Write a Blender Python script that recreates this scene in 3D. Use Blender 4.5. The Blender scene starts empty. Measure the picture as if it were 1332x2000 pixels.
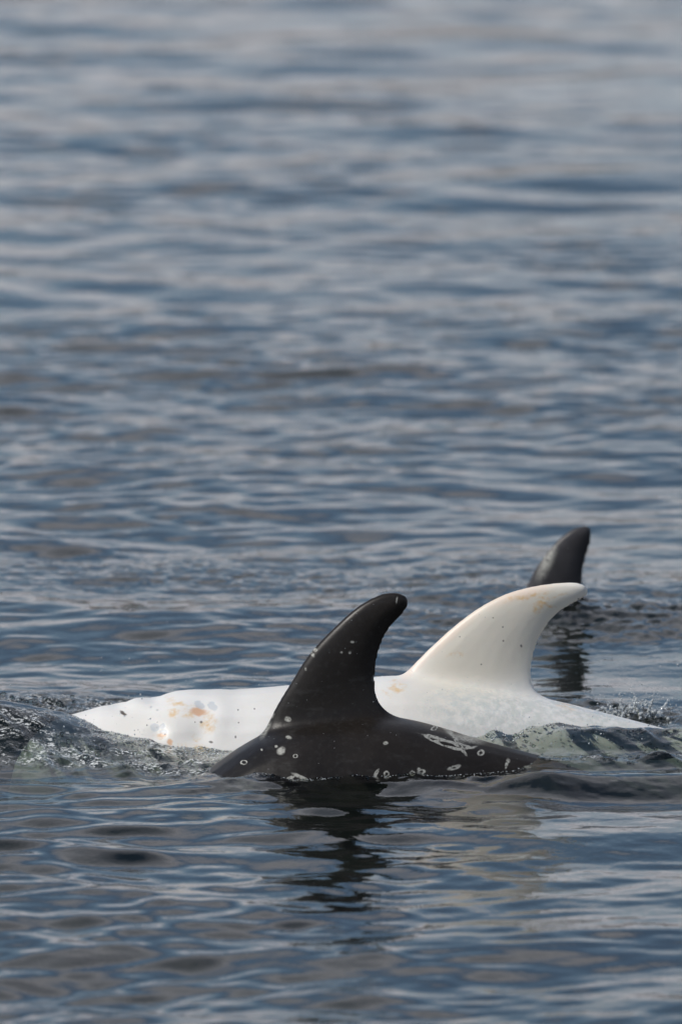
import bpy, bmesh, math, random
import numpy as np
from mathutils import Vector
from mathutils.bvhtree import BVHTree

# ------------------------------------------------------------------ camera
scene = bpy.context.scene
col = scene.collection
FPX = 19500.0                       # focal length in photo pixels (1332 x 2000)
CAM_Y, CAM_Z = -30.0, 4.5
PITCH = math.radians(7.06)
cam_data = bpy.data.cameras.new("camera")
cam_data.sensor_fit = 'HORIZONTAL'
cam_data.sensor_width = 24.0
cam_data.lens = FPX / 1332.0 * 24.0
cam_data.clip_start = 0.5
cam_data.clip_end = 20000.0
cam_data.dof.use_dof = True
cam_data.dof.focus_distance = 30.35
cam_data.dof.aperture_fstop = 3.4
cam = bpy.data.objects.new("camera", cam_data)
col.objects.link(cam)
cam.location = (0, CAM_Y, CAM_Z)
cam.rotation_euler = (math.radians(90) - PITCH, 0, 0)
scene.camera = cam

# ------------------------------------------------------------------ sky, sun, exposure
SUN_DIR = Vector((-0.68, -0.28, 0.68)).normalized()     # towards the sun
SUN_EL = math.asin(SUN_DIR.z)
SUN_AZ = math.atan2(SUN_DIR.x, SUN_DIR.y)               # clockwise from +Y
world = bpy.data.worlds.new("World")
scene.world = world
world.use_nodes = True
wt = world.node_tree
wt.nodes.clear()
wo = wt.nodes.new('ShaderNodeOutputWorld')
sky = wt.nodes.new('ShaderNodeTexSky')
sky.sky_type = 'NISHITA'
sky.sun_disc = False
sky.sun_elevation = SUN_EL
sky.sun_rotation = SUN_AZ
sky.air_density = 1.0
sky.dust_density = 0.05
sky.ozone_density = 1.6
bg1 = wt.nodes.new('ShaderNodeBackground')
bg1.inputs['Strength'].default_value = 0.098
wt.links.new(sky.outputs[0], bg1.inputs[0])
bg2 = wt.nodes.new('ShaderNodeBackground')              # broken cloud, the same all round
bg2.inputs['Color'].default_value = (0.90, 0.905, 0.98, 1)
bg2.inputs['Strength'].default_value = 0.80
tc = wt.nodes.new('ShaderNodeTexCoord')
sp_ = wt.nodes.new('ShaderNodeSeparateXYZ')              # cloud layer seen in perspective: direction / height
wt.links.new(tc.outputs['Generated'], sp_.inputs[0])
mx_ = wt.nodes.new('ShaderNodeMath'); mx_.operation = 'MAXIMUM'; mx_.inputs[1].default_value = 0.0
wt.links.new(sp_.outputs[2], mx_.inputs[0])
ad_ = wt.nodes.new('ShaderNodeMath'); ad_.operation = 'ADD'; ad_.inputs[1].default_value = 0.07
wt.links.new(mx_.outputs[0], ad_.inputs[0])
dv_ = wt.nodes.new('ShaderNodeVectorMath'); dv_.operation = 'DIVIDE'
cb_ = wt.nodes.new('ShaderNodeCombineXYZ')
for k_ in range(3):
    wt.links.new(ad_.outputs[0], cb_.inputs[k_])
wt.links.new(tc.outputs['Generated'], dv_.inputs[0])
wt.links.new(cb_.outputs[0], dv_.inputs[1])
nz = wt.nodes.new('ShaderNodeTexNoise')
nz.inputs['Scale'].default_value = 0.75
nz.inputs['Detail'].default_value = 5.0
nz.inputs['Roughness'].default_value = 0.5
cr = wt.nodes.new('ShaderNodeValToRGB')
cr.color_ramp.elements[0].position = 0.46
cr.color_ramp.elements[1].position = 0.63
wt.links.new(dv_.outputs[0], nz.inputs['Vector'])
ex_ = wt.nodes.new('ShaderNodeMapRange'); ex_.interpolation_type = 'SMOOTHSTEP'
for k_, v_ in (('From Min', 0.05), ('From Max', 0.26), ('To Min', 0.16), ('To Max', -0.07)):
    ex_.inputs[k_].default_value = v_
wt.links.new(mx_.outputs[0], ex_.inputs['Value'])
sm_ = wt.nodes.new('ShaderNodeMath'); sm_.operation = 'ADD'
wt.links.new(nz.outputs[0], sm_.inputs[0]); wt.links.new(ex_.outputs[0], sm_.inputs[1])
wt.links.new(sm_.outputs[0], cr.inputs[0])
wm = wt.nodes.new('ShaderNodeMixShader')
wt.links.new(cr.outputs[0], wm.inputs[0])
wt.links.new(bg1.outputs[0], wm.inputs[1])
wt.links.new(bg2.outputs[0], wm.inputs[2])
wt.links.new(wm.outputs[0], wo.inputs[0])

sun_data = bpy.data.lights.new("sun", 'SUN')
sun_data.energy = 3.5
sun_data.angle = math.radians(0.6)
sun_data.color = (1.0, 0.955, 0.89)
sun = bpy.data.objects.new("sun", sun_data)
col.objects.link(sun)
sun.rotation_euler = SUN_DIR.to_track_quat('Z', 'Y').to_euler()

scene.view_settings.view_transform = 'Standard'
scene.view_settings.look = 'None'
scene.view_settings.exposure = 0.0
scene.view_settings.gamma = 1.0
scene.view_settings.use_curve_mapping = False
scene.render.engine = 'CYCLES'
scene.cycles.use_denoising = True
scene.cycles.max_bounces = 10
scene.cycles.transparent_max_bounces = 12
scene.cycles.sample_clamp_indirect = 6.0
scene.cycles.caustics_reflective = False
scene.cycles.caustics_refractive = False

rng = np.random.default_rng(11)
random.seed(5)

# ------------------------------------------------------------------ helpers
SP, CP = math.sin(PITCH), math.cos(PITCH)

def ray(px, py):
    x = (px - 666.0) / FPX
    y = -(py - 1000.0) / FPX
    return (x, CP + y * SP, -SP + y * CP)

def at(px, py, Y):                 # photo pixel -> (X, Z) on the upright plane at depth Y
    d = ray(px, py)
    k = (Y - CAM_Y) / d[1]
    return d[0] * k, CAM_Z + d[2] * k

def on_water(px, py, z=0.0):       # photo pixel -> (X, Y) on the level z
    d = ray(px, py)
    k = (z - CAM_Z) / d[2]
    return d[0] * k, CAM_Y + d[1] * k

def sstep(a, b, x):
    t = np.clip((x - a) / (b - a), 0, 1)
    return t * t * (3 - 2 * t)

def tag(o, label=None, category=None, group=None, kind=None):
    for k, v in (('label', label), ('category', category), ('group', group), ('kind', kind)):
        if v:
            o[k] = v
    return o

def mesh_obj(name, verts, faces, mat, smooth=True):
    me = bpy.data.meshes.new(name)
    me.from_pydata(verts, [], faces)
    me.update()
    if smooth:
        me.polygons.foreach_set('use_smooth', [True] * len(me.polygons))
    me.materials.append(mat)
    o = bpy.data.objects.new(name, me)
    col.objects.link(o)
    return o

class Noise2:
    """value noise on a lattice, smooth interpolation (for water relief)"""
    def __init__(self, seed, n=256):
        self.n = n
        self.g = np.random.default_rng(seed).uniform(-1, 1, (n, n)).astype(np.float32)
    def __call__(self, x, y):
        n = self.n
        xi = np.floor(x); yi = np.floor(y)
        fx = (x - xi); fy = (y - yi)
        fx = fx * fx * fx * (fx * (fx * 6 - 15) + 10); fy = fy * fy * fy * (fy * (fy * 6 - 15) + 10)
        a = xi.astype(np.int64) % n; b = yi.astype(np.int64) % n
        a1 = (a + 1) % n; b1 = (b + 1) % n
        g = self.g
        return (g[a, b] * (1 - fx) + g[a1, b] * fx) * (1 - fy) + (g[a, b1] * (1 - fx) + g[a1, b1] * fx) * fy

N1, N2, N3, N4 = Noise2(1), Noise2(2), Noise2(3), Noise2(4)

# ------------------------------------------------------------------ water relief
NW = 170
lam = np.exp(rng.uniform(math.log(0.09), math.log(4.0), NW))
ang = rng.normal(math.radians(93), math.radians(39), NW)
kx = 2 * np.pi / lam * np.cos(ang)
ky = 2 * np.pi / lam * np.sin(ang)
pha = rng.uniform(0, 2 * np.pi, NW)
slope = np.interp(np.log(lam), np.log([.09, .2, .6, 1.5, 4.0]), [.55, 1.05, 1.1, .70, .45])
slope *= 0.077 / math.sqrt((slope ** 2).sum() / 2)
amp = slope * lam / (2 * np.pi)

def seg_gauss(X, Y, a, b, sig):
    ax, ay = a; bx, by = b
    dx, dy = bx - ax, by - ay
    t = np.clip(((X - ax) * dx + (Y - ay) * dy) / (dx * dx + dy * dy), 0, 1)
    return np.exp(-((X - ax - t * dx) ** 2 + (Y - ay - t * dy) ** 2) / (2 * sig * sig))

def gauss(X, Y, cx, cy, sx, sy):
    return np.exp(-((X - cx) ** 2 / (2 * sx * sx) + (Y - cy) ** 2 / (2 * sy * sy)))

def turbulence(X, Y):
    """0..1 where the animals have churned the surface"""
    w = 0.07 * N1(X * 5, Y * 5) + 0.03 * N2(X * 14, Y * 10)
    t = 1.0 * seg_gauss(X, Y + w, (-1.45, 0.42), (-0.52, 0.22), 0.13)
    t = np.maximum(t, 0.90 * seg_gauss(X, Y + w, (-1.35, 0.08), (-0.42, 0.03), 0.09))
    t = np.maximum(t, 0.90 * seg_gauss(X, Y + w, (-1.5, 1.35), (-0.60, 1.12), 0.16))
    t = np.maximum(t, 0.90 * seg_gauss(X, Y + w, (0.45, 0.38), (1.4, 0.42), 0.14))
    t = np.maximum(t, 0.95 * seg_gauss(X, Y + w, (0.60, 0.02), (1.5, 0.00), 0.08))
    t = np.maximum(t, 0.90 * seg_gauss(X, Y + w, (0.66, 1.30), (1.4, 1.05), 0.14))
    t = np.maximum(t, 0.55 * seg_gauss(X, Y + w, (-0.40, -0.20), (0.55, -0.27), 0.06))
    return np.clip(t, 0, 1)

def ripple_zone(X, Y):
    """wake patches with fine chop behind the animals and in front of the near one"""
    w = 0.25 * N2(X * 1.7, Y * 0.8)
    t = 0.9 * seg_gauss(X, Y + w, (-0.9, 1.55), (0.15, 1.5), 0.28)
    t = np.maximum(t, 1.7 * seg_gauss(X, Y + w, (-0.75, 4.5), (0.40, 4.2), 0.50))
    t = np.maximum(t, 3.4 * seg_gauss(X, Y + w, (0.72, 3.25), (1.8, 3.25), 0.42))
    t = np.maximum(t, 0.75 * seg_gauss(X, Y + 0.2 * w, (-0.3, -0.36), (1.2, -0.42), 0.13))
    return t

def wave_height(X, Y, fade=None):
    wx = X + 0.06 * N1(X * 0.9, Y * 0.9)
    wy = Y + 0.10 * N2(X * 0.8 + 9, Y * 0.8)
    h = np.zeros_like(X)
    calm = 1 - 0.75 * np.exp(-((X / 1.9) ** 2 + ((Y - 0.45) / 0.75) ** 2))     # long waves are calmer against the bodies
    patch = np.clip(1.0 + 0.75 * N4(X * 0.42 + 3.3, Y * 0.22 + 1.7) + 0.3 * N1(X * 1.1, Y * 0.5), 0.25, 1.8)   # slicks and cat's paws
    fore = 1.0 + 0.10 * (1 - sstep(-0.9, 0.3, Y))
    for i in range(NW):
        c = amp[i] * np.sin(kx[i] * wx + ky[i] * wy + pha[i])
        if lam[i] < 0.8:                     # short waves come in patches
            c = c * (patch + 0.45 * N3(X * 0.45 + i % 7 * 13.1, Y * 0.3 + i % 5 * 7.7))
        if fade is not None:
            c = c * sstep(2.2, 4.5, lam[i] / fade)
        h += c * calm if lam[i] > 0.35 else c
    return h * fore

def local_height(X, Y):
    h = 0.135 * gauss(X, Y, -1.12, 0.50, 0.27, 0.21)               # bow wave over the white head
    h += 0.030 * gauss(X, Y, -1.15, 1.25, 0.35, 0.16)
    h += 0.072 * gauss(X, Y, 0.46, 0.47, 0.15, 0.07)               # water heaped on the flank behind the fin
    h += 0.054 * seg_gauss(X, Y, (0.70, 0.38), (1.6, 0.50), 0.10)
    h += 0.055 * (1 + 0.5 * N2(X * 3, Y * 3)) * seg_gauss(X, Y + 0.1 * N1(X * 4, Y * 2), (0.85, 3.35), (2.0, 3.20), 0.18)  # wake of the far animal  # crest along the tail stock
    h -= 0.030 * seg_gauss(X, Y, (0.30, 1.05), (0.9, 1.0), 0.10)
    h += 0.030 * seg_gauss(X, Y, (0.62, -0.02), (1.6, 0.0), 0.07)
    h += 0.026 * seg_gauss(X, Y, (0.62, -0.36), (1.7, -0.14), 0.09) # dark wavelet on the right
    h -= 0.022 * seg_gauss(X, Y, (0.75, -0.62), (1.7, -0.40), 0.10)
    h += 0.018 * seg_gauss(X, Y, (-0.45, -0.31), (0.6, -0.36), 0.08)
    h -= 0.012 * seg_gauss(X, Y, (-1.5, -0.16), (-0.5, -0.16), 0.09)
    t = turbulence(X, Y)
    u1, v1 = 0.8 * X + 0.6 * Y, -0.6 * X + 0.8 * Y              # turned lattices, so no octave lines up with another
    u2, v2 = 0.5 * X - 0.87 * Y, 0.87 * X + 0.5 * Y
    n = 0.62 * N1(X * 9, Y * 7) + 0.42 * N2(u1 * 17 + 5, v1 * 14) + 0.20 * N3(u2 * 31, v2 * 27)
    n = n + 0.50 * (1 - 2 * np.abs(N4(u1 * 12 + 3, v1 * 10 + 8))) + 0.16 * (1 - 2 * np.abs(N1(u2 * 26, v2 * 24)))
    h += 0.017 * t * n
    r = ripple_zone(X, Y)
    h += r * (0.0022 * N2(X * 9, Y * 12) + 0.0018 * N3(X * 22, Y * 24) + 0.0010 * N1(X * 50, Y * 38))
    return h

def height(X, Y):
    X = np.atleast_1d(np.asarray(X, np.float64)); Y = np.atleast_1d(np.asarray(Y, np.float64))
    return wave_height(X, Y) + local_height(X, Y)

def axis(points):
    """points: list of (coordinate, spacing there) -> graded coordinates"""
    out = [points[0][0]]
    for (a, sa), (b, sb) in zip(points[:-1], points[1:]):
        L = b - a
        n = max(1, int(round(L / sa if abs(sa - sb) < 1e-9 else L / (sb - sa) * math.log(sb / sa))))
        u = np.arange(1, n + 1) / n
        if abs(sa - sb) < 1e-9:
            seg = a + L * u
        else:
            seg = a + L * (np.power(sb / sa, u) - 1) / (sb / sa - 1)
        out.extend(seg.tolist())
    return np.array(out)

half = axis([(0, 0.0072), (1.15, 0.0072), (3.0, 0.05), (12, 0.5), (6000, 600)])
gx = np.concatenate([-half[:0:-1], half])
gy = axis([(-60, 4.0), (-12, 0.5), (-5.2, 0.016), (-0.9, 0.013), (-0.55, 0.008), (1.25, 0.008), (1.5, 0.013),
           (5.0, 0.016), (36, 0.09), (120, 1.5), (9000, 700)])
dxs = np.gradient(gx); dys = np.gradient(gy)
GX, GY = np.meshgrid(gx, gy)
FADE = np.maximum(*np.meshgrid(dxs, dys))
H = np.zeros_like(GX)
band = (gy > -30) & (gy < 260)
H[band] = wave_height(GX[band], GY[band], FADE[band])
loc = (gy > -1.6) & (gy < 6.5)
lx = (np.abs(gx) < 2.4)
sub = np.ix_(loc, lx)
H[sub] += local_height(GX[sub], GY[sub])
FOAM = np.zeros_like(GX)
FOAM[sub] = turbulence(GX[sub], GY[sub]) * (1 - 0.62 * sstep(-0.3, 0.2, GX[sub])) * (1.05 + 0.45 * N2(GX[sub] * 3.1, GY[sub] * 4.0))

# ------------------------------------------------------------------ node helpers
class NT:
    def __init__(self, name):
        self.mat = bpy.data.materials.new(name)
        self.mat.use_nodes = True
        self.t = self.mat.node_tree
        self.t.nodes.clear()
        self.out = self.n('ShaderNodeOutputMaterial')
    def n(self, kind, **kw):
        nd = self.t.nodes.new(kind)
        for k, v in kw.items():
            if hasattr(nd, k) and k not in nd.inputs:
                setattr(nd, k, v)
            else:
                nd.inputs[k].default_value = v
        return nd
    def l(self, a, b):
        self.t.links.new(a, b)
    def math(self, op, a, b=None, c=None, clamp=False):
        nd = self.t.nodes.new('ShaderNodeMath')
        nd.operation = op
        nd.use_clamp = clamp
        for i, v in enumerate((a, b, c)):
            if v is None:
                continue
            if isinstance(v, (int, float)):
                nd.inputs[i].default_value = v
            else:
                self.l(v, nd.inputs[i])
        return nd.outputs[0]
    def ramp(self, fac, stops):
        nd = self.t.nodes.new('ShaderNodeMapRange')
        nd.interpolation_type = 'SMOOTHSTEP'
        nd.inputs['From Min'].default_value = stops[0]
        nd.inputs['From Max'].default_value = stops[1]
        self.l(fac, nd.inputs['Value'])
        return nd.outputs[0]
    def mix(self, fac, a, b):
        nd = self.t.nodes.new('ShaderNodeMix')
        nd.data_type = 'RGBA'
        for v, s in ((fac, nd.inputs[0]), (a, nd.inputs[6]), (b, nd.inputs[7])):
            if isinstance(v, (int, float)):
                s.default_value = v
            elif isinstance(v, tuple):
                s.default_value = v if len(v) == 4 else (*v, 1)
            else:
                self.l(v, s)
        return nd.outputs[2]
    def noise(self, vec, scale, detail=3, rough=0.5):
        nd = self.n('ShaderNodeTexNoise', Scale=scale, Detail=detail, Roughness=rough)
        if vec is not None:
            self.l(vec, nd.inputs['Vector'])
        return nd

# ------------------------------------------------------------------ water
def water_material():
    m = NT('sea_water')
    tc = m.n('ShaderNodeTexCoord')
    mp = m.n('ShaderNodeMapping')
    mp.inputs['Scale'].default_value = (1.0, 0.7, 1.0)
    m.l(tc.outputs['Object'], mp.inputs[0])
    att = m.n('ShaderNodeAttribute', attribute_name='foam')
    fo = att.outputs['Fac']
    fine = m.noise(mp.outputs[0], 26.0, 3, 0.55)
    micro = m.noise(mp.outputs[0], 120.0, 2, 0.6)
    b1 = m.n('ShaderNodeBump', Strength=0.35, Distance=0.004)
    m.l(fine.outputs[0], b1.inputs['Height'])
    b2 = m.n('ShaderNodeBump', Distance=0.006)
    m.l(m.math('MULTIPLY', fo, 0.55), b2.inputs['Strength'])
    m.l(micro.outputs[0], b2.inputs['Height'])
    m.l(b1.outputs[0], b2.inputs['Normal'])
    nrm = b2.outputs[0]
    fr = m.n('ShaderNodeFresnel', IOR=1.333)
    m.l(nrm, fr.inputs['Normal'])
    gl = m.n('ShaderNodeBsdfGlossy', Roughness=0.035)
    gl.inputs['Color'].default_value = (1, 1, 1, 1)
    m.l(nrm, gl.inputs['Normal'])
    tr = m.n('ShaderNodeBsdfTransparent')
    tr.inputs['Color'].default_value = (0.93, 0.97, 0.95, 1)
    # aerated water: small bubbles lighten it, strongest in the churned places
    df = m.n('ShaderNodeBsdfDiffuse')
    df.inputs['Color'].default_value = (0.74, 0.75, 0.71, 1)
    m.l(nrm, df.inputs['Normal'])
    fn = m.noise(tc.outputs['Object'], 90.0, 4, 0.7)
    fn2 = m.noise(tc.outputs['Object'], 8.0, 4, 0.65)
    a = m.math('MULTIPLY', m.ramp(fn.outputs[0], (0.48, 0.62)), m.ramp(fn2.outputs[0], (0.41, 0.58)))
    a = m.math('MULTIPLY', a, m.ramp(fo, (0.15, 0.75)))
    a = m.math('MULTIPLY', a, 0.92)
    body = m.n('ShaderNodeMixShader')
    m.l(a, body.inputs[0]); m.l(tr.outputs[0], body.inputs[1]); m.l(df.outputs[0], body.inputs[2])
    mx = m.n('ShaderNodeMixShader')
    m.l(fr.outputs[0], mx.inputs[0]); m.l(body.outputs[0], mx.inputs[1]); m.l(gl.outputs[0], mx.inputs[2])
    m.l(mx.outputs[0], m.out.inputs['Surface'])
    va = m.n('ShaderNodeVolumeAbsorption', Density=3.8)
    va.inputs['Color'].default_value = (0.36, 0.44, 0.37, 1)
    vs = m.n('ShaderNodeVolumeScatter', Density=0.26)
    vs.inputs['Color'].default_value = (0.45, 0.55, 0.48, 1)
    ad = m.n('ShaderNodeAddShader')
    m.l(va.outputs[0], ad.inputs[0]); m.l(vs.outputs[0], ad.inputs[1])
    m.l(ad.outputs[0], m.out.inputs['Volume'])
    m.mat.cycles.homogeneous_volume = True
    return m.mat

def build_water():
    ny, nx = GX.shape
    co = np.stack([GX, GY, H], axis=-1).reshape(-1, 3).astype(np.float32)
    idx = np.arange(nx * ny).reshape(ny, nx)
    quads = np.stack([idx[:-1, :-1], idx[:-1, 1:], idx[1:, 1:], idx[1:, :-1]], axis=-1).reshape(-1, 4)
    quads = quads.astype(np.int32)
    # close the body of water underneath: a coarse floor far below the reach of light
    rim = np.concatenate([idx[0, :], idx[1:, -1], idx[-1, -2::-1], idx[-2:0:-1, 0]])
    low = co[rim].copy(); low[:, 2] = -14.0
    base = len(co)
    co = np.concatenate([co, low, np.array([[0, 100, -14.0]], np.float32)])
    lowi = base + np.arange(len(rim)); cen = base + len(rim)
    side = np.stack([rim, lowi, np.roll(lowi, -1), np.roll(rim, -1)], axis=-1)
    fan = np.stack([lowi, np.full(len(rim), cen), np.roll(lowi, -1)], axis=-1)
    nq = len(quads) + len(side); nf = nq + len(fan)
    loops = np.concatenate([quads.ravel(), side.ravel(), fan.ravel()]).astype(np.int32)
    tot = np.concatenate([np.full(nq, 4), np.full(len(fan), 3)]).astype(np.int32)
    start = (np.cumsum(tot) - tot).astype(np.int32)
    me = bpy.data.meshes.new('water')
    me.vertices.add(len(co)); me.vertices.foreach_set('co', co.ravel())
    me.loops.add(len(loops)); me.loops.foreach_set('vertex_index', loops)
    me.polygons.add(nf)
    me.polygons.foreach_set('loop_start', start)
    me.polygons.foreach_set('loop_total', tot)
    me.polygons.foreach_set('use_smooth', np.ones(nf, bool))
    me.update(calc_edges=True)
    at_ = me.attributes.new('foam', 'FLOAT', 'POINT')
    at_.data.foreach_set('value', np.concatenate([FOAM.ravel(), np.zeros(len(rim) + 1)]).astype(np.float32))
    me.materials.append(water_material())
    o = bpy.data.objects.new('water', me)
    col.objects.link(o)
    tag(o, 'rippled blue grey sea reflecting pale cloud', 'water', kind='structure')
build_water()

# ------------------------------------------------------------------ far shore (above the frame; the ripples mirror it)
def build_shore():
    m = NT('dry_hillside')
    tc = m.n('ShaderNodeTexCoord')
    n = m.noise(tc.outputs['Object'], 0.02, 5, 0.6)
    c = m.mix(m.ramp(n.outputs[0], (0.35, 0.65)), (0.085, 0.055, 0.022), (0.026, 0.022, 0.010))
    d = m.n('ShaderNodeBsdfDiffuse')
    m.l(c, d.inputs['Color'])
    m.l(d.outputs[0], m.out.inputs['Surface'])
    xs = np.linspace(-2600, 2600, 160)
    prof = np.linspace(0, 1, 14)
    verts, faces = [], []
    for j, v in enumerate(prof):
        for i, x in enumerate(xs):
            top = 1.3 * (34 + 12 * math.sin(x * 0.0031 + 1) + 8 * math.sin(x * 0.0083) + 5 * float(N1(np.array([x * 0.02]), np.array([3.0]))[0]))
            hgt = -2 + top * math.sin(v * math.pi * 0.5) + 2.5 * float(N2(np.array([x * 0.03]), np.array([v * 5]))[0]) * v
            verts.append((x, 900 + 500 * v + 40 * math.sin(x * 0.004), hgt))
    nx = len(xs)
    for j in range(len(prof) - 1):
        for i in range(nx - 1):
            a = j * nx + i
            faces.append((a, a + 1, a + nx + 1, a + nx))
    o = mesh_obj('hills', verts, faces, m.mat)
    tag(o, 'low brown hills of the far shore', 'hills', kind='structure')
build_shore()

# ------------------------------------------------------------------ dolphins
BODY_T = [0.0, .012, .03, .06, .10, .16, .24, .33, .42, .50, .58, .66, .74, .82, .89, .94, .98, 1.0]
BODY_H = [.03, .105, .150, .185, .215, .250, .285, .305, .305, .285, .250, .205, .155, .110, .075, .055, .035, .015]
BODY_W = [.03, .105, .145, .175, .205, .240, .270, .285, .280, .255, .215, .165, .115, .070, .045, .035, .025, .012]

def loft(bm, rings):
    """rings: list of closed loops with the same count; caps both ends"""
    vr = [[bm.verts.new(p) for p in r] for r in rings]
    n = len(vr[0])
    for a, b in zip(vr[:-1], vr[1:]):
        for i in range(n):
            bm.faces.new((a[i], a[(i + 1) % n], b[(i + 1) % n], b[i]))
    bm.faces.new(list(reversed(vr[0])))
    bm.faces.new(vr[-1])

def resample(pts, n):
    p = np.array(pts, float)
    # smooth Catmull-Rom through the points, then even spacing
    q = []
    P = np.vstack([2 * p[0] - p[1], p, 2 * p[-1] - p[-2]])
    for i in range(1, len(P) - 2):
        for t in np.linspace(0, 1, 12, endpoint=False):
            a, b, c, d = P[i - 1], P[i], P[i + 1], P[i + 2]
            q.append(0.5 * ((2 * b) + (-a + c) * t + (2 * a - 5 * b + 4 * c - d) * t ** 2 + (-a + 3 * b - 3 * c + d) * t ** 3))
    q.append(p[-1])
    q = np.array(q)
    s = np.concatenate([[0], np.cumsum(np.linalg.norm(np.diff(q, axis=0), axis=1))])
    u = np.linspace(0, s[-1], n)
    return np.stack([np.interp(u, s, q[:, k]) for k in range(q.shape[1])], axis=1)

def blade(bm, le, te, thick, place, n=34, m=12, flare=1.0):
    """fin between a leading and a trailing edge curve; place(x, z, off) -> 3D point"""
    L = resample(le, n); T = resample(te, n)
    rings = []
    us = 0.5 - 0.5 * np.cos(np.linspace(0, math.pi, m))
    for i in range(n):
        v = i / (n - 1)
        th = thick[0] * (1 - v) + thick[1] * v
        if v < 0.28:
            th *= 1 + flare * (1 - v / 0.28) ** 2
        ring = []
        chord = np.linalg.norm(T[i] - L[i])
        th = min(th, chord * 0.45 + 0.002)
        for s in (1, -1):
            uu = us if s == 1 else us[::-1]
            for u in (uu[:-1]):
                w = 2.6 * math.sqrt(max(u, 0)) * (1 - u) ** 0.85 * 0.98
                w = max(w, 0.05)
                p = L[i] * (1 - u) + T[i] * u
                ring.append(place(p[0], p[1], s * th * min(w, 1.0)))
        rings.append(ring)
    loft(bm, rings)

def make_dolphin(name, Y, snout, length, ridge, le, te, fin_thick, skin, voxel, bumps=(), yaw=0.0, lean=0.0):
    """ridge: (X, z) of the back without the fin, from snout to tail"""
    rx = np.array([p[0] for p in ridge]); rz = np.array([p[1] for p in ridge])
    bm = bmesh.new()
    rings = []
    ts = np.concatenate([np.linspace(0, .06, 9), np.linspace(.08, .98, 46), [1.0]])
    fine = np.linspace(snout, snout + length, 240)
    zz = np.interp(fine, rx, rz)
    ker = np.hanning(15); ker /= ker.sum()
    zz = np.convolve(np.pad(zz, 7, mode='edge'), ker, mode='valid')
    for t in ts:
        X = snout + length * t
        ztop = float(np.interp(X, fine, zz))
        hh = float(np.interp(t, BODY_T, BODY_H)); hw = float(np.interp(t, BODY_T, BODY_W))
        if t < 0.06:
            ztop -= 0.18 * (1 - math.sqrt(max(0, 1 - (1 - t / 0.06) ** 2))) ** 1.0
        cz = ztop - hh
        ring = []
        for k in range(28):
            a = 2 * math.pi * k / 28
            c, s = math.cos(a), math.sin(a)
            e = 0.92
            ring.append((X, Y + hw * math.copysign(abs(c) ** e, c), cz + hh * math.copysign(abs(s) ** e, s)))
        rings.append(ring)
    loft(bm, rings)
    # dorsal fin
    blade(bm, le, te, fin_thick, lambda x, z, o: (x, Y + o + lean * max(0, z), z))
    # flippers
    fx = snout + 0.22 * length
    fz = float(np.interp(fx, fine, zz)) - 0.42
    for s in (-1, 1):
        blade(bm, [(0, 0), (0.12, 0.16), (0.28, 0.32), (0.46, 0.44)], [(0.20, 0), (0.26, 0.14), (0.36, 0.28), (0.47, 0.45)],
              (0.022, 0.008), lambda x, z, o, s=s: (fx + x, Y + s * (0.20 + 0.6 * z), fz - 0.55 * z + o), n=18, m=8, flare=0.4)
    # flukes
    tx = snout + 0.95 * length
    tz = float(np.interp(tx, fine, zz)) - 0.045
    for s in (-1, 1):
        blade(bm, [(-0.06, -0.02), (0.06, 0.12), (0.17, 0.27), (0.27, 0.40)], [(0.16, -0.02), (0.19, 0.12), (0.23, 0.27), (0.28, 0.41)],
              (0.022, 0.008), lambda x, z, o, s=s: (tx + x, Y + s * z, tz + o), n=18, m=8, flare=0.3)
    me0 = bpy.data.meshes.new(name)
    bmesh.ops.recalc_face_normals(bm, faces=bm.faces)
    bm.to_mesh(me0); bm.free()
    tmp = bpy.data.objects.new(name, me0)
    col.objects.link(tmp)
    md = tmp.modifiers.new('remesh', 'REMESH'); md.mode = 'VOXEL'; md.voxel_size = voxel; md.use_smooth_shade = True
    sm = tmp.modifiers.new('smooth', 'SMOOTH'); sm.factor = 0.5; sm.iterations = 7
    dg = bpy.context.evaluated_depsgraph_get()
    me = bpy.data.meshes.new_from_object(tmp.evaluated_get(dg))
    bpy.data.objects.remove(tmp); bpy.data.meshes.remove(me0)
    n = len(me.vertices)
    co = np.empty(n * 3, np.float32); me.vertices.foreach_get('co', co); co = co.reshape(-1, 3)
    nr = np.empty(n * 3, np.float32); me.vertex_normals.foreach_get('vector', nr); nr = nr.reshape(-1, 3)
    # soften the seam between fin and back
    ed = np.empty(len(me.edges) * 2, np.int32); me.edges.foreach_get('vertices', ed); ed = ed.reshape(-1, 2)
    f0, f1 = le[2][0], te[1][0]
    top = np.interp(co[:, 0], fine, zz)
    wgt = (np.exp(-((co[:, 2] - top - 0.015) / 0.045) ** 2) * sstep(f0 - 0.10, f0 + 0.03, co[:, 0]) * (1 - sstep(f1 - 0.03, f1 + 0.10, co[:, 0]))).astype(np.float32)
    deg = np.bincount(ed.ravel(), minlength=n).astype(np.float32)
    for _ in range(60):
        av = np.stack([np.bincount(ed[:, 0], co[ed[:, 1], k], n) + np.bincount(ed[:, 1], co[ed[:, 0], k], n) for k in range(3)], 1) / deg[:, None]
        co = (co + 0.6 * wgt[:, None] * (av - co)).astype(np.float32)
    d = np.zeros(n, np.float32)
    for (bx, bz, sx, sz, a) in bumps:
        d += a * np.exp(-((co[:, 0] - bx) ** 2 / (2 * sx * sx) + (co[:, 2] - bz) ** 2 / (2 * sz * sz))) * (co[:, 1] < Y + 0.06) * 1.7
    co = co + nr * d[:, None]
    me.vertices.foreach_set('co', co.ravel().astype(np.float32))
    SKIN[Y] = BVHTree.FromPolygons([tuple(c) for c in co.tolist()], [tuple(p.vertices) for p in me.polygons])
    mat = skin()
    # origin at the middle of the back's waterline
    org = np.array([snout + 0.45 * length, Y, 0], np.float32)
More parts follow.
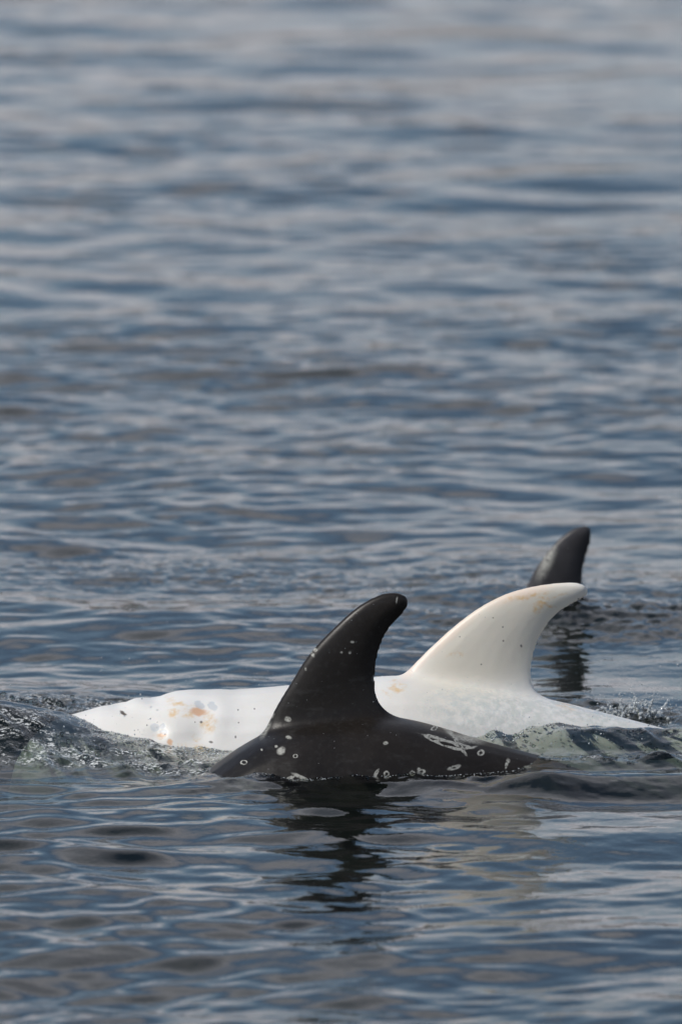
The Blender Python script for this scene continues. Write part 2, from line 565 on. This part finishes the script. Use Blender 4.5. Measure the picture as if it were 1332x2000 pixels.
    me.vertices.foreach_set('co', (co - org).ravel().astype(np.float32))
    me.polygons.foreach_set('use_smooth', [True] * len(me.polygons))
    me.materials.clear(); me.materials.append(mat)
    me.update()
    me.name = name
    o = bpy.data.objects.new(name, me)
    o.location = org
    col.objects.link(o)
    return o

def marks(m, geo_pos, items, warp=0.0, warp_scale=30):
    """union of ellipses drawn on the skin in world X, Z.
       items: (X, Z, rx, rz, angle_deg, kind, edge) -> factor socket"""
    vec = geo_pos
    if warp:
        nn = m.noise(geo_pos, warp_scale, 3, 0.6)
        s1 = m.n('ShaderNodeVectorMath', operation='SUBTRACT'); m.l(nn.outputs['Color'], s1.inputs[0]); s1.inputs[1].default_value = (.5, .5, .5)
        s2 = m.n('ShaderNodeVectorMath', operation='SCALE'); m.l(s1.outputs[0], s2.inputs[0]); s2.inputs['Scale'].default_value = warp
        s3 = m.n('ShaderNodeVectorMath', operation='ADD'); m.l(geo_pos, s3.inputs[0]); m.l(s2.outputs[0], s3.inputs[1])
        vec = s3.outputs[0]
    acc = None
    for (X, Z, rx, rz, an, kind, edge) in items:
        mp = m.n('ShaderNodeMapping', vector_type='TEXTURE')
        mp.inputs['Location'].default_value = (X, 0, Z)
        mp.inputs['Rotation'].default_value = (0, -math.radians(an), 0)
        mp.inputs['Scale'].default_value = (rx, 1e4, rz)
        m.l(vec, mp.inputs[0])
        ln = m.n('ShaderNodeVectorMath', operation='LENGTH')
        m.l(mp.outputs[0], ln.inputs[0])
        r = ln.outputs['Value']
        if kind == 'disc':
            f = m.math('SUBTRACT', 1.0, m.ramp(r, (1 - edge, 1 + edge)))
        else:                                    # ring
            f = m.math('SUBTRACT', 1.0, m.ramp(m.math('ABSOLUTE', m.math('SUBTRACT', r, 0.72)), (0.10, 0.10 + edge)))
        acc = f if acc is None else m.math('MAXIMUM', acc, f)
    return acc

SKIN = {}                          # depth -> BVH of the finished animal, to lay marks on its skin

def PX(Y, lst):
    """photo-pixel marks (x, y, rx, ry, angle, kind, edge) -> metres on the animal's near side"""
    out = []
    tree = SKIN[Y]
    def hit(x, y):
        p = tree.ray_cast(Vector((0, CAM_Y, CAM_Z)), Vector(ray(x, y)).normalized())[0]
        return (p.x, p.z) if p is not None else at(x, y, Y)
    for (x, y, rx, ry, an, kind, edge) in lst:
        X, Z = hit(x, y)
        sc = (Y - CAM_Y) / FPX
        za, zb = hit(x, y - 3)[1], hit(x, y + 3)[1]
        fs = min(1.0, max(0.35, abs(za - zb) / (6 * sc)))      # the skin may lean back
        out.append((X, Z, rx * sc, ry * sc * (fs if abs(an) < 50 else 1), an, kind, edge))
    return out

def specks(m, pos, scale, thr):
    v = m.n('ShaderNodeTexVoronoi', Scale=scale)
    m.l(pos, v.inputs['Vector'])
    sep = m.n('ShaderNodeSeparateColor'); m.l(v.outputs['Color'], sep.inputs[0])
    near = m.math('LESS_THAN', v.outputs['Distance'], thr)
    pick = m.math('GREATER_THAN', sep.outputs[0], 0.80)
    return m.math('MULTIPLY', near, pick)

def dark_skin(name, Y, scar_px, base=(0.022, 0.022, 0.025), lines_px=()):
    m = NT(name)
    g = m.n('ShaderNodeNewGeometry')
    pos = g.outputs['Position']
    n1 = m.noise(pos, 5.0, 5, 0.6)
    c = m.mix(m.ramp(n1.outputs[0], (0.3, 0.75)), base, tuple(1.9 * b for b in base))
    n2 = m.noise(pos, 60.0, 3, 0.6)
    c = m.mix(m.math('MULTIPLY', m.ramp(n2.outputs[0], (0.5, 0.8)), 0.35), c, (0.045, 0.043, 0.04))
    # faint pale scuffs, drawn out along the body
    mp = m.n('ShaderNodeMapping'); mp.inputs['Scale'].default_value = (1, 1, 3.5); m.l(pos, mp.inputs[0])
    n3 = m.noise(mp.outputs[0], 9.0, 5, 0.65)
    c = m.mix(m.math('MULTIPLY', m.ramp(n3.outputs[0], (0.56, 0.74)), 0.30), c, (0.06, 0.058, 0.055))
    if scar_px:
        sc = marks(m, pos, PX(Y, scar_px), 0.006, 40)
        nn = m.noise(pos, 130.0, 2, 0.6)
        f = m.math('MULTIPLY', sc, m.ramp(nn.outputs[0], (0.22, 0.60)))
        c = m.mix(m.math('MULTIPLY', f, 0.85), c, (0.44, 0.43, 0.38))
    c = m.mix(m.math('MULTIPLY', specks(m, pos, 60.0, 0.055), 0.8), c, (0.5, 0.5, 0.5))
    p = m.n('ShaderNodeBsdfPrincipled')
    m.l(c, p.inputs['Base Color'])
    n4 = m.noise(pos, 14.0, 4, 0.6)
    rr = m.n('ShaderNodeMapRange'); rr.inputs['To Min'].default_value = 0.28; rr.inputs['To Max'].default_value = 0.50
    m.l(n4.outputs[0], rr.inputs['Value']); m.l(rr.outputs[0], p.inputs['Roughness'])
    p.inputs['Specular IOR Level'].default_value = 0.22
    b = m.n('ShaderNodeBump', Strength=0.12, Distance=0.004)
    m.l(m.noise(pos, 70.0, 4, 0.6).outputs[0], b.inputs['Height'])
    m.l(b.outputs[0], p.inputs['Normal'])
    m.l(p.outputs[0], m.out.inputs['Surface'])
    return m.mat

def white_skin(name, Y):
    m = NT(name)
    g = m.n('ShaderNodeNewGeometry')
    pos = g.outputs['Position']
    n1 = m.noise(pos, 4.0, 5, 0.55)
    c = m.mix(m.ramp(n1.outputs[0], (0.35, 0.7)), (0.78, 0.755, 0.705), (0.72, 0.69, 0.63))
    # cream dorsal fin, rosy along its leading edge
    fin = marks(m, pos, PX(Y, [(975, 1240, 190, 95, 35, 'disc', 0.45)]), 0.02, 8)
    c = m.mix(m.math('MULTIPLY', fin, 0.8), c, (0.72, 0.66, 0.54))
    rosy = marks(m, pos, PX(Y, [(1010, 1160, 75, 14, 17, 'disc', 0.7), (880, 1240, 80, 9, 42, 'disc', 0.7),
                                (810, 1302, 30, 9, 40, 'disc', 0.7)]), 0.02, 14)
    c = m.mix(m.math('MULTIPLY', rosy, 0.30), c, (0.78, 0.50, 0.37))
    # ochre algae stains
    och = marks(m, pos, PX(Y, [
        (350, 1378, 22, 7, -15, 'disc', .7), (370, 1393, 14, 9, 0, 'disc', .7), (408, 1413, 13, 16, 20, 'disc', .7),
        (358, 1461, 8, 6, 0, 'disc', .6), (392, 1463, 20, 6, -18, 'disc', .6), (384, 1440, 10, 4, 0, 'disc', .7),
        (776, 1343, 14, 8, -10, 'disc', .7), (757, 1355, 9, 4, -10, 'disc', .6), (893, 1281, 13, 4, 0, 'disc', .8),
        (1030, 1165, 38, 4, 14, 'disc', .8), (1060, 1170, 12, 4, 0, 'disc', .7), (1052, 1189, 12, 9, 0, 'disc', .8),
        (1065, 1182, 22, 3, -8, 'disc', .8), (1088, 1162, 14, 3, 10, 'disc', .8), (1105, 1382, 20, 6, -12, 'disc', .7),
        (315, 1438, 8, 5, 0, 'disc', .7), (340, 1392, 10, 8, 0, 'disc', .9)]), 0.045, 30)
    on = m.noise(pos, 48.0, 4, 0.65)
    c = m.mix(m.math('MULTIPLY', och, m.math('MULTIPLY', m.ramp(on.outputs[0], (0.34, 0.66)), 0.85)), c, (0.68, 0.46, 0.22))
    salmon = marks(m, pos, PX(Y, [(388, 1390, 15, 8, -8, 'disc', .35), (332, 1450, 5, 6, 0, 'disc', .4), (318, 1436, 8, 4, 0, 'disc', .4)]), 0.012, 50)
    c = m.mix(salmon, c, (0.66, 0.42, 0.27))
    grey = marks(m, pos, PX(Y, [(390, 1378, 11, 7, -20, 'disc', .18), (415, 1380, 10, 8, -25, 'disc', .18), (303, 1421, 9, 8, 0, 'disc', .18),
                                (318, 1419, 6, 5, 0, 'disc', .18), (320, 1430, 8, 5, 0, 'disc', .2), (1170, 1393, 10, 3, -12, 'disc', .3)]), 0.010, 60)
    c = m.mix(m.math('MULTIPLY', grey, 0.75), c, (0.52, 0.54, 0.55))
    blow = marks(m, pos, PX(Y, [(241, 1394, 7, 3.2, -18, 'disc', .4)]), 0.006, 60)
    c = m.mix(blow, c, (0.10, 0.08, 0.06))
    dots = marks(m, pos, PX(Y, [(982, 1225, 1.6, 1.6, 0, 'disc', .4), (983, 1252, 1.8, 1.8, 0, 'disc', .4), (1018, 1262, 2, 3, 20, 'disc', .4),
        (963, 1207, 1.4, 1.2, 0, 'disc', .4), (940, 1298, 1.6, 1.4, 0, 'disc', .4), (393, 1411, 2.6, 2.4, 0, 'disc', .4), (412, 1450, 4, 2.2, -8, 'disc', .4),
        (347, 1460, 1.6, 1.6, 0, 'disc', .4), (287, 1417, 1.5, 1.5, 0, 'disc', .4), (465, 1387, 1.5, 1.5, 0, 'disc', .4), (497, 1385, 1.6, 1.6, 0, 'disc', .4),
        (460, 1440, 1.6, 2.6, 0, 'disc', .4), (466, 1412, 1.4, 1.4, 0, 'disc', .4), (898, 1244, 1.2, 1.2, 0, 'disc', .4), (1130, 1170, 2, 1.5, 0, 'disc', .4),
        (381, 1411, 1.2, 1.2, 0, 'disc', .4), (864, 1347, 1.2, 1.2, 0, 'disc', .4)]), 0)
    c = m.mix(m.math('MULTIPLY', dots, 0.85), c, (0.10, 0.09, 0.08))
    # water running off the flank behind the fin: a wet, dimpled film
    film = marks(m, pos, PX(Y, [(960, 1395, 130, 45, -8, 'disc', .45), (1130, 1398, 130, 16, -14, 'disc', .6)]), 0.06, 12)
    fnz = m.noise(pos, 38.0, 4, 0.65)
    c = m.mix(m.math('MULTIPLY', film, m.ramp(fnz.outputs[0], (0.35, 0.62))), c, (0.60, 0.61, 0.56))
    p = m.n('ShaderNodeBsdfPrincipled')
    m.l(c, p.inputs['Base Color'])
    m.l(m.math('SUBTRACT', 0.42, m.math('MULTIPLY', film, 0.28)), p.inputs['Roughness'])
    p.inputs['Specular IOR Level'].default_value = 0.4
    p.inputs['Subsurface Weight'].default_value = 0.12
    p.inputs['Subsurface Radius'].default_value = (0.02, 0.01, 0.006)
    p.inputs['Subsurface Scale'].default_value = 0.5
    hgt = m.math('ADD', m.math('MULTIPLY', m.noise(pos, 22.0, 4, 0.55).outputs[0], 0.6), m.math('MULTIPLY', m.noise(pos, 110.0, 3, 0.6).outputs[0], 0.14))
    hgt = m.math('ADD', hgt, m.math('MULTIPLY', m.math('MULTIPLY', film, fnz.outputs[0]), 1.0))
    dent = m.math('MAXIMUM', grey, salmon)
    hgt = m.math('SUBTRACT', hgt, m.math('MULTIPLY', m.math('MAXIMUM', dent, blow), 0.12))
    b = m.n('ShaderNodeBump', Strength=0.22, Distance=0.010)
    m.l(hgt, b.inputs['Height'])
    m.l(b.outputs[0], p.inputs['Normal'])
    m.l(p.outputs[0], m.out.inputs['Surface'])
    return m.mat

# --- near dark dolphin
YA = 0.0
A = lambda lst: [at(x, y, YA) for x, y in lst]
ridgeA = [(-1.36, -0.50), (-1.0, -0.34), (-0.70, -0.17)] + A([(400, 1512), (425, 1489), (450, 1472), (480, 1453), (510, 1434), (560, 1418), (640, 1405), (720, 1399),
          (785, 1401), (820, 1410), (860, 1421), (900, 1434), (940, 1447), (980, 1458), (1010, 1465), (1040, 1472)]) + [(0.80, -0.03), (1.1, -0.13), (1.55, -0.30)]
leA = A([(470, 1520), (492, 1462), (508, 1430), (522, 1403), (545, 1368), (570, 1329), (590, 1296), (612, 1267), (640, 1237), (665, 1213), (690, 1191), (715, 1174), (740, 1162), (762, 1157), (780, 1158), (790, 1163)])
teA = A([(860, 1520), (815, 1425), (782, 1399), (764, 1387), (749, 1373), (739, 1356), (734, 1335), (735, 1310), (739, 1280), (747, 1255), (759, 1232), (774, 1213), (790, 1197), (798, 1183), (799, 1174), (796, 1168)])
scA = [(476, 1490, 8, 5, 12, 'ring', .14), (577, 1477, 6, 4.5, 10, 'ring', .16), (549, 1467, 8, 7, 25, 'disc', .4), (562, 1405, 6, 5, -20, 'disc', .4),
       (564, 1441, 5, 3.2, 0, 'disc', .5), (539, 1459, 3, 2.5, 0, 'disc', .5), (511, 1465, 2, 2, 0, 'disc', .5),
       (586, 1518, 16, 3.5, -22, 'disc', .4), (568, 1519, 9, 3, 25, 'disc', .4), (735, 1511, 9, 3.2, 55, 'disc', .3), (755, 1513, 6, 7, 20, 'ring', .3),
       (805, 1511, 6, 6, 0, 'ring', .28), (823, 1508, 8, 5, 0, 'ring', .4), (818, 1503, 3, 3, 0, 'disc', .4), (887, 1500, 12, 4, 12, 'ring', .5),
       (939, 1471, 7.5, 5.5, 0, 'ring', .3), (753, 1452, 4, 3, 0, 'disc', .5), (990, 1492, 3, 10, -20, 'disc', .3), (992, 1487, 4, 4, 0, 'disc', .4),
       (848, 1423, 8, 5, 0, 'ring', .2), (866, 1451, 48, 8, -20, 'ring', .08), (884, 1455, 46, 7, -12, 'ring', .08), (897, 1456, 22, 3.5, -50, 'ring', .4), (915, 1462, 16, 2, 4, 'disc', .5), (868, 1447, 40, 2, -16, 'disc', .6),
       (913, 1443, 26, 8, -14, 'disc', .9), (880, 1432, 22, 5, -30, 'disc', .9), (616, 1270, 4, 3, 30, 'disc', .5), (611, 1279, 3, 5, 30, 'disc', .5),
       (688, 1254, 3.4, 2.2, 0, 'disc', .5), (667, 1275, 2.4, 2, 0, 'disc', .5), (683, 1275, 2.4, 2.4, 0, 'disc', .5), (732, 1325, 4, 6, 0, 'disc', .8),
       (518, 1421, 6, 16, -28, 'disc', .7), (775, 1173, 1.6, 6, -8, 'disc', .6), (530, 1397, 4, 6, -30, 'disc', .7),
       (1030, 1499, 6, 2, 0, 'disc', .6), (597, 1307, 2, 3, 0, 'disc', .6)]
skinA = lambda: dark_skin('dark_grey_skin', YA, scA, base=(0.0115, 0.0093, 0.0075))
dolphin_a = make_dolphin('dolphin', YA, -1.36, 2.9, ridgeA, leA, teA, (0.046, 0.016), skinA, 0.0065)
tag(dolphin_a, 'dark grey dolphin with pale ring scars surfacing beside the white dolphin', 'dolphin', 'dolphins surfacing together')

# --- white dolphin
YB = 0.60
B = lambda lst: [at(x, y, YB) for x, y in lst]
ridgeB = B([(20, 1440), (60, 1420), (100, 1407), (148, 1396), (180, 1385), (215, 1376), (250, 1371), (300, 1363), (340, 1357), (390, 1352), (440, 1350), (500, 1346), (560, 1341),
            (640, 1333), (735, 1324), (775, 1319), (850, 1325), (950, 1340), (1050, 1362), (1085, 1369), (1130, 1380), (1180, 1393), (1230, 1406), (1280, 1419), (1332, 1433)]) + [(1.4, -0.08), (1.95, -0.25)]
leB = B([(740, 1400), (768, 1336), (786, 1313), (805, 1294), (830, 1273), (860, 1246), (890, 1220), (920, 1197), (950, 1178), (985, 1161), (1020, 1150), (1060, 1142), (1100, 1138), (1125, 1138), (1140, 1143)])
teB = B([(1140, 1440), (1086, 1370), (1065, 1359), (1052, 1346), (1043, 1325), (1040, 1300), (1044, 1275), (1053, 1248), (1070, 1220), (1090, 1198), (1115, 1182), (1138, 1170), (1149, 1160), (1150, 1154), (1147, 1148)])
def bump_px(x, y, rx, ry, a):
    X, Z = at(x, y, YB - 0.1); s = 30.5 / FPX
    return (X, Z, rx * s, ry * s, a)
bumpsB = [bump_px(262, 1376, 16, 7, .0035), bump_px(232, 1386, 16, 6, -.0035), bump_px(370, 1384, 45, 16, .007), bump_px(400, 1385, 24, 10, -.007),
          bump_px(428, 1388, 18, 22, .003), bump_px(462, 1396, 24, 30, -.002), bump_px(330, 1420, 28, 18, .004), bump_px(310, 1425, 14, 9, -.005),
          bump_px(390, 1425, 18, 12, -.004), bump_px(350, 1360, 30, 6, .004), bump_px(300, 1372, 14, 6, -.004)]
skinB = lambda: white_skin('white_skin', YB)
dolphin_b = make_dolphin('dolphin.001', YB, at(15, 1400, YB)[0], 2.92, ridgeB, leB, teB, (0.036, 0.014), skinB, 0.0056, bumpsB)
tag(dolphin_b, 'white dolphin with ochre stains and tall cream fin', 'dolphin', 'dolphins surfacing together')

# --- far dark dolphin, only its fin above water
YC = 3.62
Cc = lambda lst: [at(x, y, YC) for x, y in lst]
bx0 = at(1000, 1160, YC)[0]
ridgeC = [(bx0 - 1.3, -0.50), (bx0 - 0.6, -0.22), (bx0 - 0.1, -0.09), (bx0 + 0.15, -0.05), (bx0 + 0.4, -0.09), (bx0 + 1.0, -0.25), (bx0 + 1.7, -0.45)]
leC = Cc([(930, 1260), (968, 1215), (998, 1185), (1022, 1153), (1045, 1110), (1060, 1088), (1075, 1069), (1090, 1053), (1105, 1040), (1120, 1032), (1135, 1027), (1147, 1027)])
teC = Cc([(1240, 1260), (1185, 1212), (1153, 1180), (1140, 1158), (1139, 1138), (1142, 1112), (1147, 1090), (1154, 1065), (1157, 1050), (1158, 1042), (1157, 1035), (1154, 1030)])
skinC = lambda: dark_skin('slate_grey_skin', YC, [(1062, 1087, 3, 4, 35, 'disc', .6), (1027, 1150, 3, 3, 0, 'disc', .6), (1068, 1100, 8, 30, -25, 'disc', .95)], base=(0.030, 0.028, 0.029))
dolphin_c = make_dolphin('dolphin.002', YC, bx0 - 1.15, 2.8, ridgeC, leC, teC, (0.040, 0.015), skinC, 0.009)
tag(dolphin_c, 'plain dark dolphin behind, only its upright fin above water', 'dolphin', 'dolphins surfacing together')

# ------------------------------------------------------------------ spray, bubbles, splash
def clear_water(name, tint=(1, 1, 1)):
    m = NT(name)
    fr = m.n('ShaderNodeFresnel', IOR=1.333)
    gl = m.n('ShaderNodeBsdfGlossy', Roughness=0.02)
    tr = m.n('ShaderNodeBsdfTransparent'); tr.inputs['Color'].default_value = (0.86, 0.90, 0.89, 1)
    mx = m.n('ShaderNodeMixShader')
    m.l(fr.outputs[0], mx.inputs[0]); m.l(tr.outputs[0], mx.inputs[1]); m.l(gl.outputs[0], mx.inputs[2])
    m.l(mx.outputs[0], m.out.inputs['Surface'])
    return m.mat

def spray_water():
    m = NT('spray_water')
    p = m.n('ShaderNodeBsdfPrincipled')
    p.inputs['Base Color'].default_value = (0.80, 0.84, 0.84, 1)
    p.inputs['Roughness'].default_value = 0.08
    p.inputs['IOR'].default_value = 1.333
    p.inputs['Transmission Weight'].default_value = 0.5
    m.l(p.outputs[0], m.out.inputs['Surface'])
    return m.mat
M_BUB = clear_water('bubble_film')
M_SPRAY = spray_water()

def ico_template(sub):
    bm = bmesh.new(); bmesh.ops.create_icosphere(bm, subdivisions=sub, radius=1.0)
    v = np.array([x.co[:] for x in bm.verts]); f = np.array([[q.index for q in x.verts] for x in bm.faces]); bm.free()
    return v, f

def many(name, centres, radii, mat, sub=1, squash=None, jitter=0.0):
    v, f = ico_template(sub)
    V, F = [], []
    for i, (c, r) in enumerate(zip(centres, radii)):
        s = np.array([1, 1, 1.0]) if squash is None else np.array(squash[i])
        w = v * r * s
        if jitter:
            w = w * (1 + rng.uniform(-jitter, jitter, (len(v), 1)))
        V.append(w + np.array(c)); F.append(f + i * len(v))
    return mesh_obj(name, np.concatenate(V).tolist(), np.concatenate(F).tolist(), mat)

# loose droplets in the air
cs, rs = [], []
def drops(n, x0, x1, y0, y1, Ya, Yb, r0, r1):
    Yd = rng.uniform(Ya, Yb, n)
    XZ = np.array([at(rng.uniform(x0, x1), rng.uniform(y0, y1), q) for q in Yd])
    h = height(XZ[:, 0], Yd)
    Z = np.where(XZ[:, 1] < h + 0.01, h + rng.uniform(0.01, 0.08, n), XZ[:, 1])
    cs.extend(np.stack([XZ[:, 0], Yd, Z], 1).tolist()); rs.extend((r0 + (r1 - r0) * rng.random(n) ** 2.5).tolist())
drops(90, 150, 760, 1280, 1350, 0.6, 1.1, .0006, .0024)
drops(90, 560, 1000, 1180, 1400, -0.3, 0.2, .0005, .0014)
drops(45, 1130, 1330, 1290, 1400, 0.8, 1.1, .0010, .0040)
drops(110, 1150, 1332, 1335, 1405, 0.85, 1.15, .0008, .0034)
drops(60, 250, 1250, 1000, 1300, 0.2, 1.2, .0005, .0014)
drops(60, 0, 330, 1340, 1480, 0.1, 0.6, .0010, .0036)
drops(60, 1000, 1330, 1380, 1490, 0.0, 0.4, .0010, .0036)
tag(many('spray_droplets', cs, rs, M_SPRAY, 1), 'fine white droplets flung up around the dolphins', 'spray', kind='stuff')

# bubbles floating on the churned water
cs, rs = [], []
def bubbles(n, a, b, sig, r0, r1, sink=0.35):
    t = rng.random(n)
    X = a[0] + (b[0] - a[0]) * t + rng.normal(0, sig * 0.6, n); Yb = a[1] + (b[1] - a[1]) * t + rng.normal(0, sig, n)
    r = r0 + (r1 - r0) * rng.random(n) ** 3
    cs.extend(np.stack([X, Yb, height(X, Yb) - sink * r], 1).tolist()); rs.extend(r.tolist())
bubbles(120, (-1.15, 1.30), (-0.70, 1.12), 0.10, .004, .016)
bubbles(90, (-1.10, 0.28), (-0.45, 0.16), 0.07, .003, .010)
bubbles(70, (-0.70, 0.10), (-0.38, -0.05), 0.05, .002, .006)
bubbles(90, (0.60, 0.02), (1.05, 0.00), 0.05, .002, .008)
bubbles(60, (0.45, 0.33), (1.0, 0.28), 0.06, .002, .007)
bubbles(110, (-0.35, -0.22), (0.50, -0.28), 0.025, .002, .007)
tag(many('bubble_foam', cs, rs, M_BUB, 2), 'clear bubbles on the churned water round the dolphins', 'bubbles', kind='stuff')

# fine froth along the waterlines
cs, rs = [], []
def froth(Y, x0, x1, n, r0, r1, spread):
    tree = SKIN[Y]
    xs = np.linspace(x0, x1, 70); ys = np.linspace(Y - 0.45, Y, 46)
    gx_, gy_ = np.meshgrid(xs, ys, indexing='ij')
    hs = height(gx_.ravel(), gy_.ravel()).reshape(gx_.shape)
    line = []
    for i, X in enumerate(xs):
        for j, yy in enumerate(ys):
            p = tree.ray_cast(Vector((X, yy, 1.0)), Vector((0, 0, -1)))[0]
            if p is not None and p.z > hs[i, j]:
                line.append((X, yy)); break
    if len(line) < 2:
        return
    line = np.array(line)
    X = rng.uniform(line[0, 0], line[-1, 0], n)
    X = X[N2(X * 9.0, np.full(n, Y + 0.3)) > rng.uniform(-0.9, 0.3, n)]
    yy = np.interp(X, line[:, 0], line[:, 1]) - np.abs(rng.normal(0, spread, len(X)))
    r = r0 + (r1 - r0) * rng.random(len(X)) ** 3
    z = height(X, yy) - 0.2 * r
    cs.extend(np.stack([X, yy, z], 1).tolist()); rs.extend(r.tolist())
froth(YA, -0.40, 0.58, 520, .0007, .0026, .030)
froth(YB, -0.85, -0.35, 1100, .0008, .0040, .065)
froth(YB, 0.30, 1.05, 420, .0012, .0045, .030)
tag(many('froth', cs, rs, M_SPRAY, 1), 'fine white froth along the waterline of the dolphins', 'froth', kind='stuff')

# splash leaping up behind the white tail stock
def splash(name, px, py, width, tall, n, seed, label):
    r = np.random.default_rng(seed)
    X0, Y0 = on_water(px, py)
    V, R = [], []
    def ground(x, y):
        return float(height(x, y)[0])
    for i in range(n):                                   # heaped lumps
        u = r.uniform(-1, 1)
        bx = X0 + u * width; by = Y0 + r.normal(0, 0.025)
        top = tall * 0.45 * (1 - abs(u) ** 1.4) * (0.55 + 0.45 * math.sin(u * 9 + seed))
        V.append((bx, by, ground(bx, by) + top * r.random() ** 0.7 - 0.003)); R.append(r.uniform(.0025, .007))
    for i in range(n // 9):                              # tongues thrown up from it
        u = r.normal(-0.05, 0.30)
        bx = X0 + u * width; by = Y0 + r.normal(0, 0.02)
        bz = ground(bx, by) + 0.006
        hgt = tall * r.uniform(0.4, 1.0)
        lx, ly, cv = r.normal(0, 0.55), r.normal(0, 0.4), r.normal(0, 0.2)
        k = max(4, int(hgt / 0.003))
        w0 = r.uniform(.0035, .0075)
        for j in range(k + 1):
            t = j / k
            V.append((bx + (lx * t + cv * t * t) * hgt + r.normal(0, .0032), by + ly * hgt * t + r.normal(0, .003), bz + hgt * (t - 0.3 * t * t)))
            R.append((w0 * (1 - t) ** 0.8 + .0012) * r.uniform(0.35, 1.15))
        for j in range(7):
            q = r.uniform(1.05, 1.5)
            V.append((bx + (lx * q + cv * q) * hgt + r.normal(0, .006), by + ly * hgt * q, bz + hgt * (0.72 + 0.3 * (q - 1)) + r.normal(0, .006)))
            R.append(r.uniform(.0012, .0030))
    v, f = ico_template(1)
    vv = np.concatenate([v * q + np.array(c) for c, q in zip(V, R)]); ff = np.concatenate([f + i * len(v) for i in range(len(V))])
    me0 = bpy.data.meshes.new(name); me0.from_pydata(vv.tolist(), [], ff.tolist())
    tmp = bpy.data.objects.new(name, me0); col.objects.link(tmp)
    md = tmp.modifiers.new('r', 'REMESH'); md.mode = 'VOXEL'; md.voxel_size = 0.0018; md.use_smooth_shade = True
    sm = tmp.modifiers.new('s', 'SMOOTH'); sm.iterations = 2
    me = bpy.data.meshes.new_from_object(tmp.evaluated_get(bpy.context.evaluated_depsgraph_get()))
    bpy.data.objects.remove(tmp)
    me.materials.clear(); me.materials.append(M_SPRAY)
    o = bpy.data.objects.new(name, me); col.objects.link(o)
    tag(o, label, 'splash', kind='stuff')
splash('splash', 1240, 1392, 0.12, 0.105, 150, 3, 'small crown of splashing water behind the white tail stock')
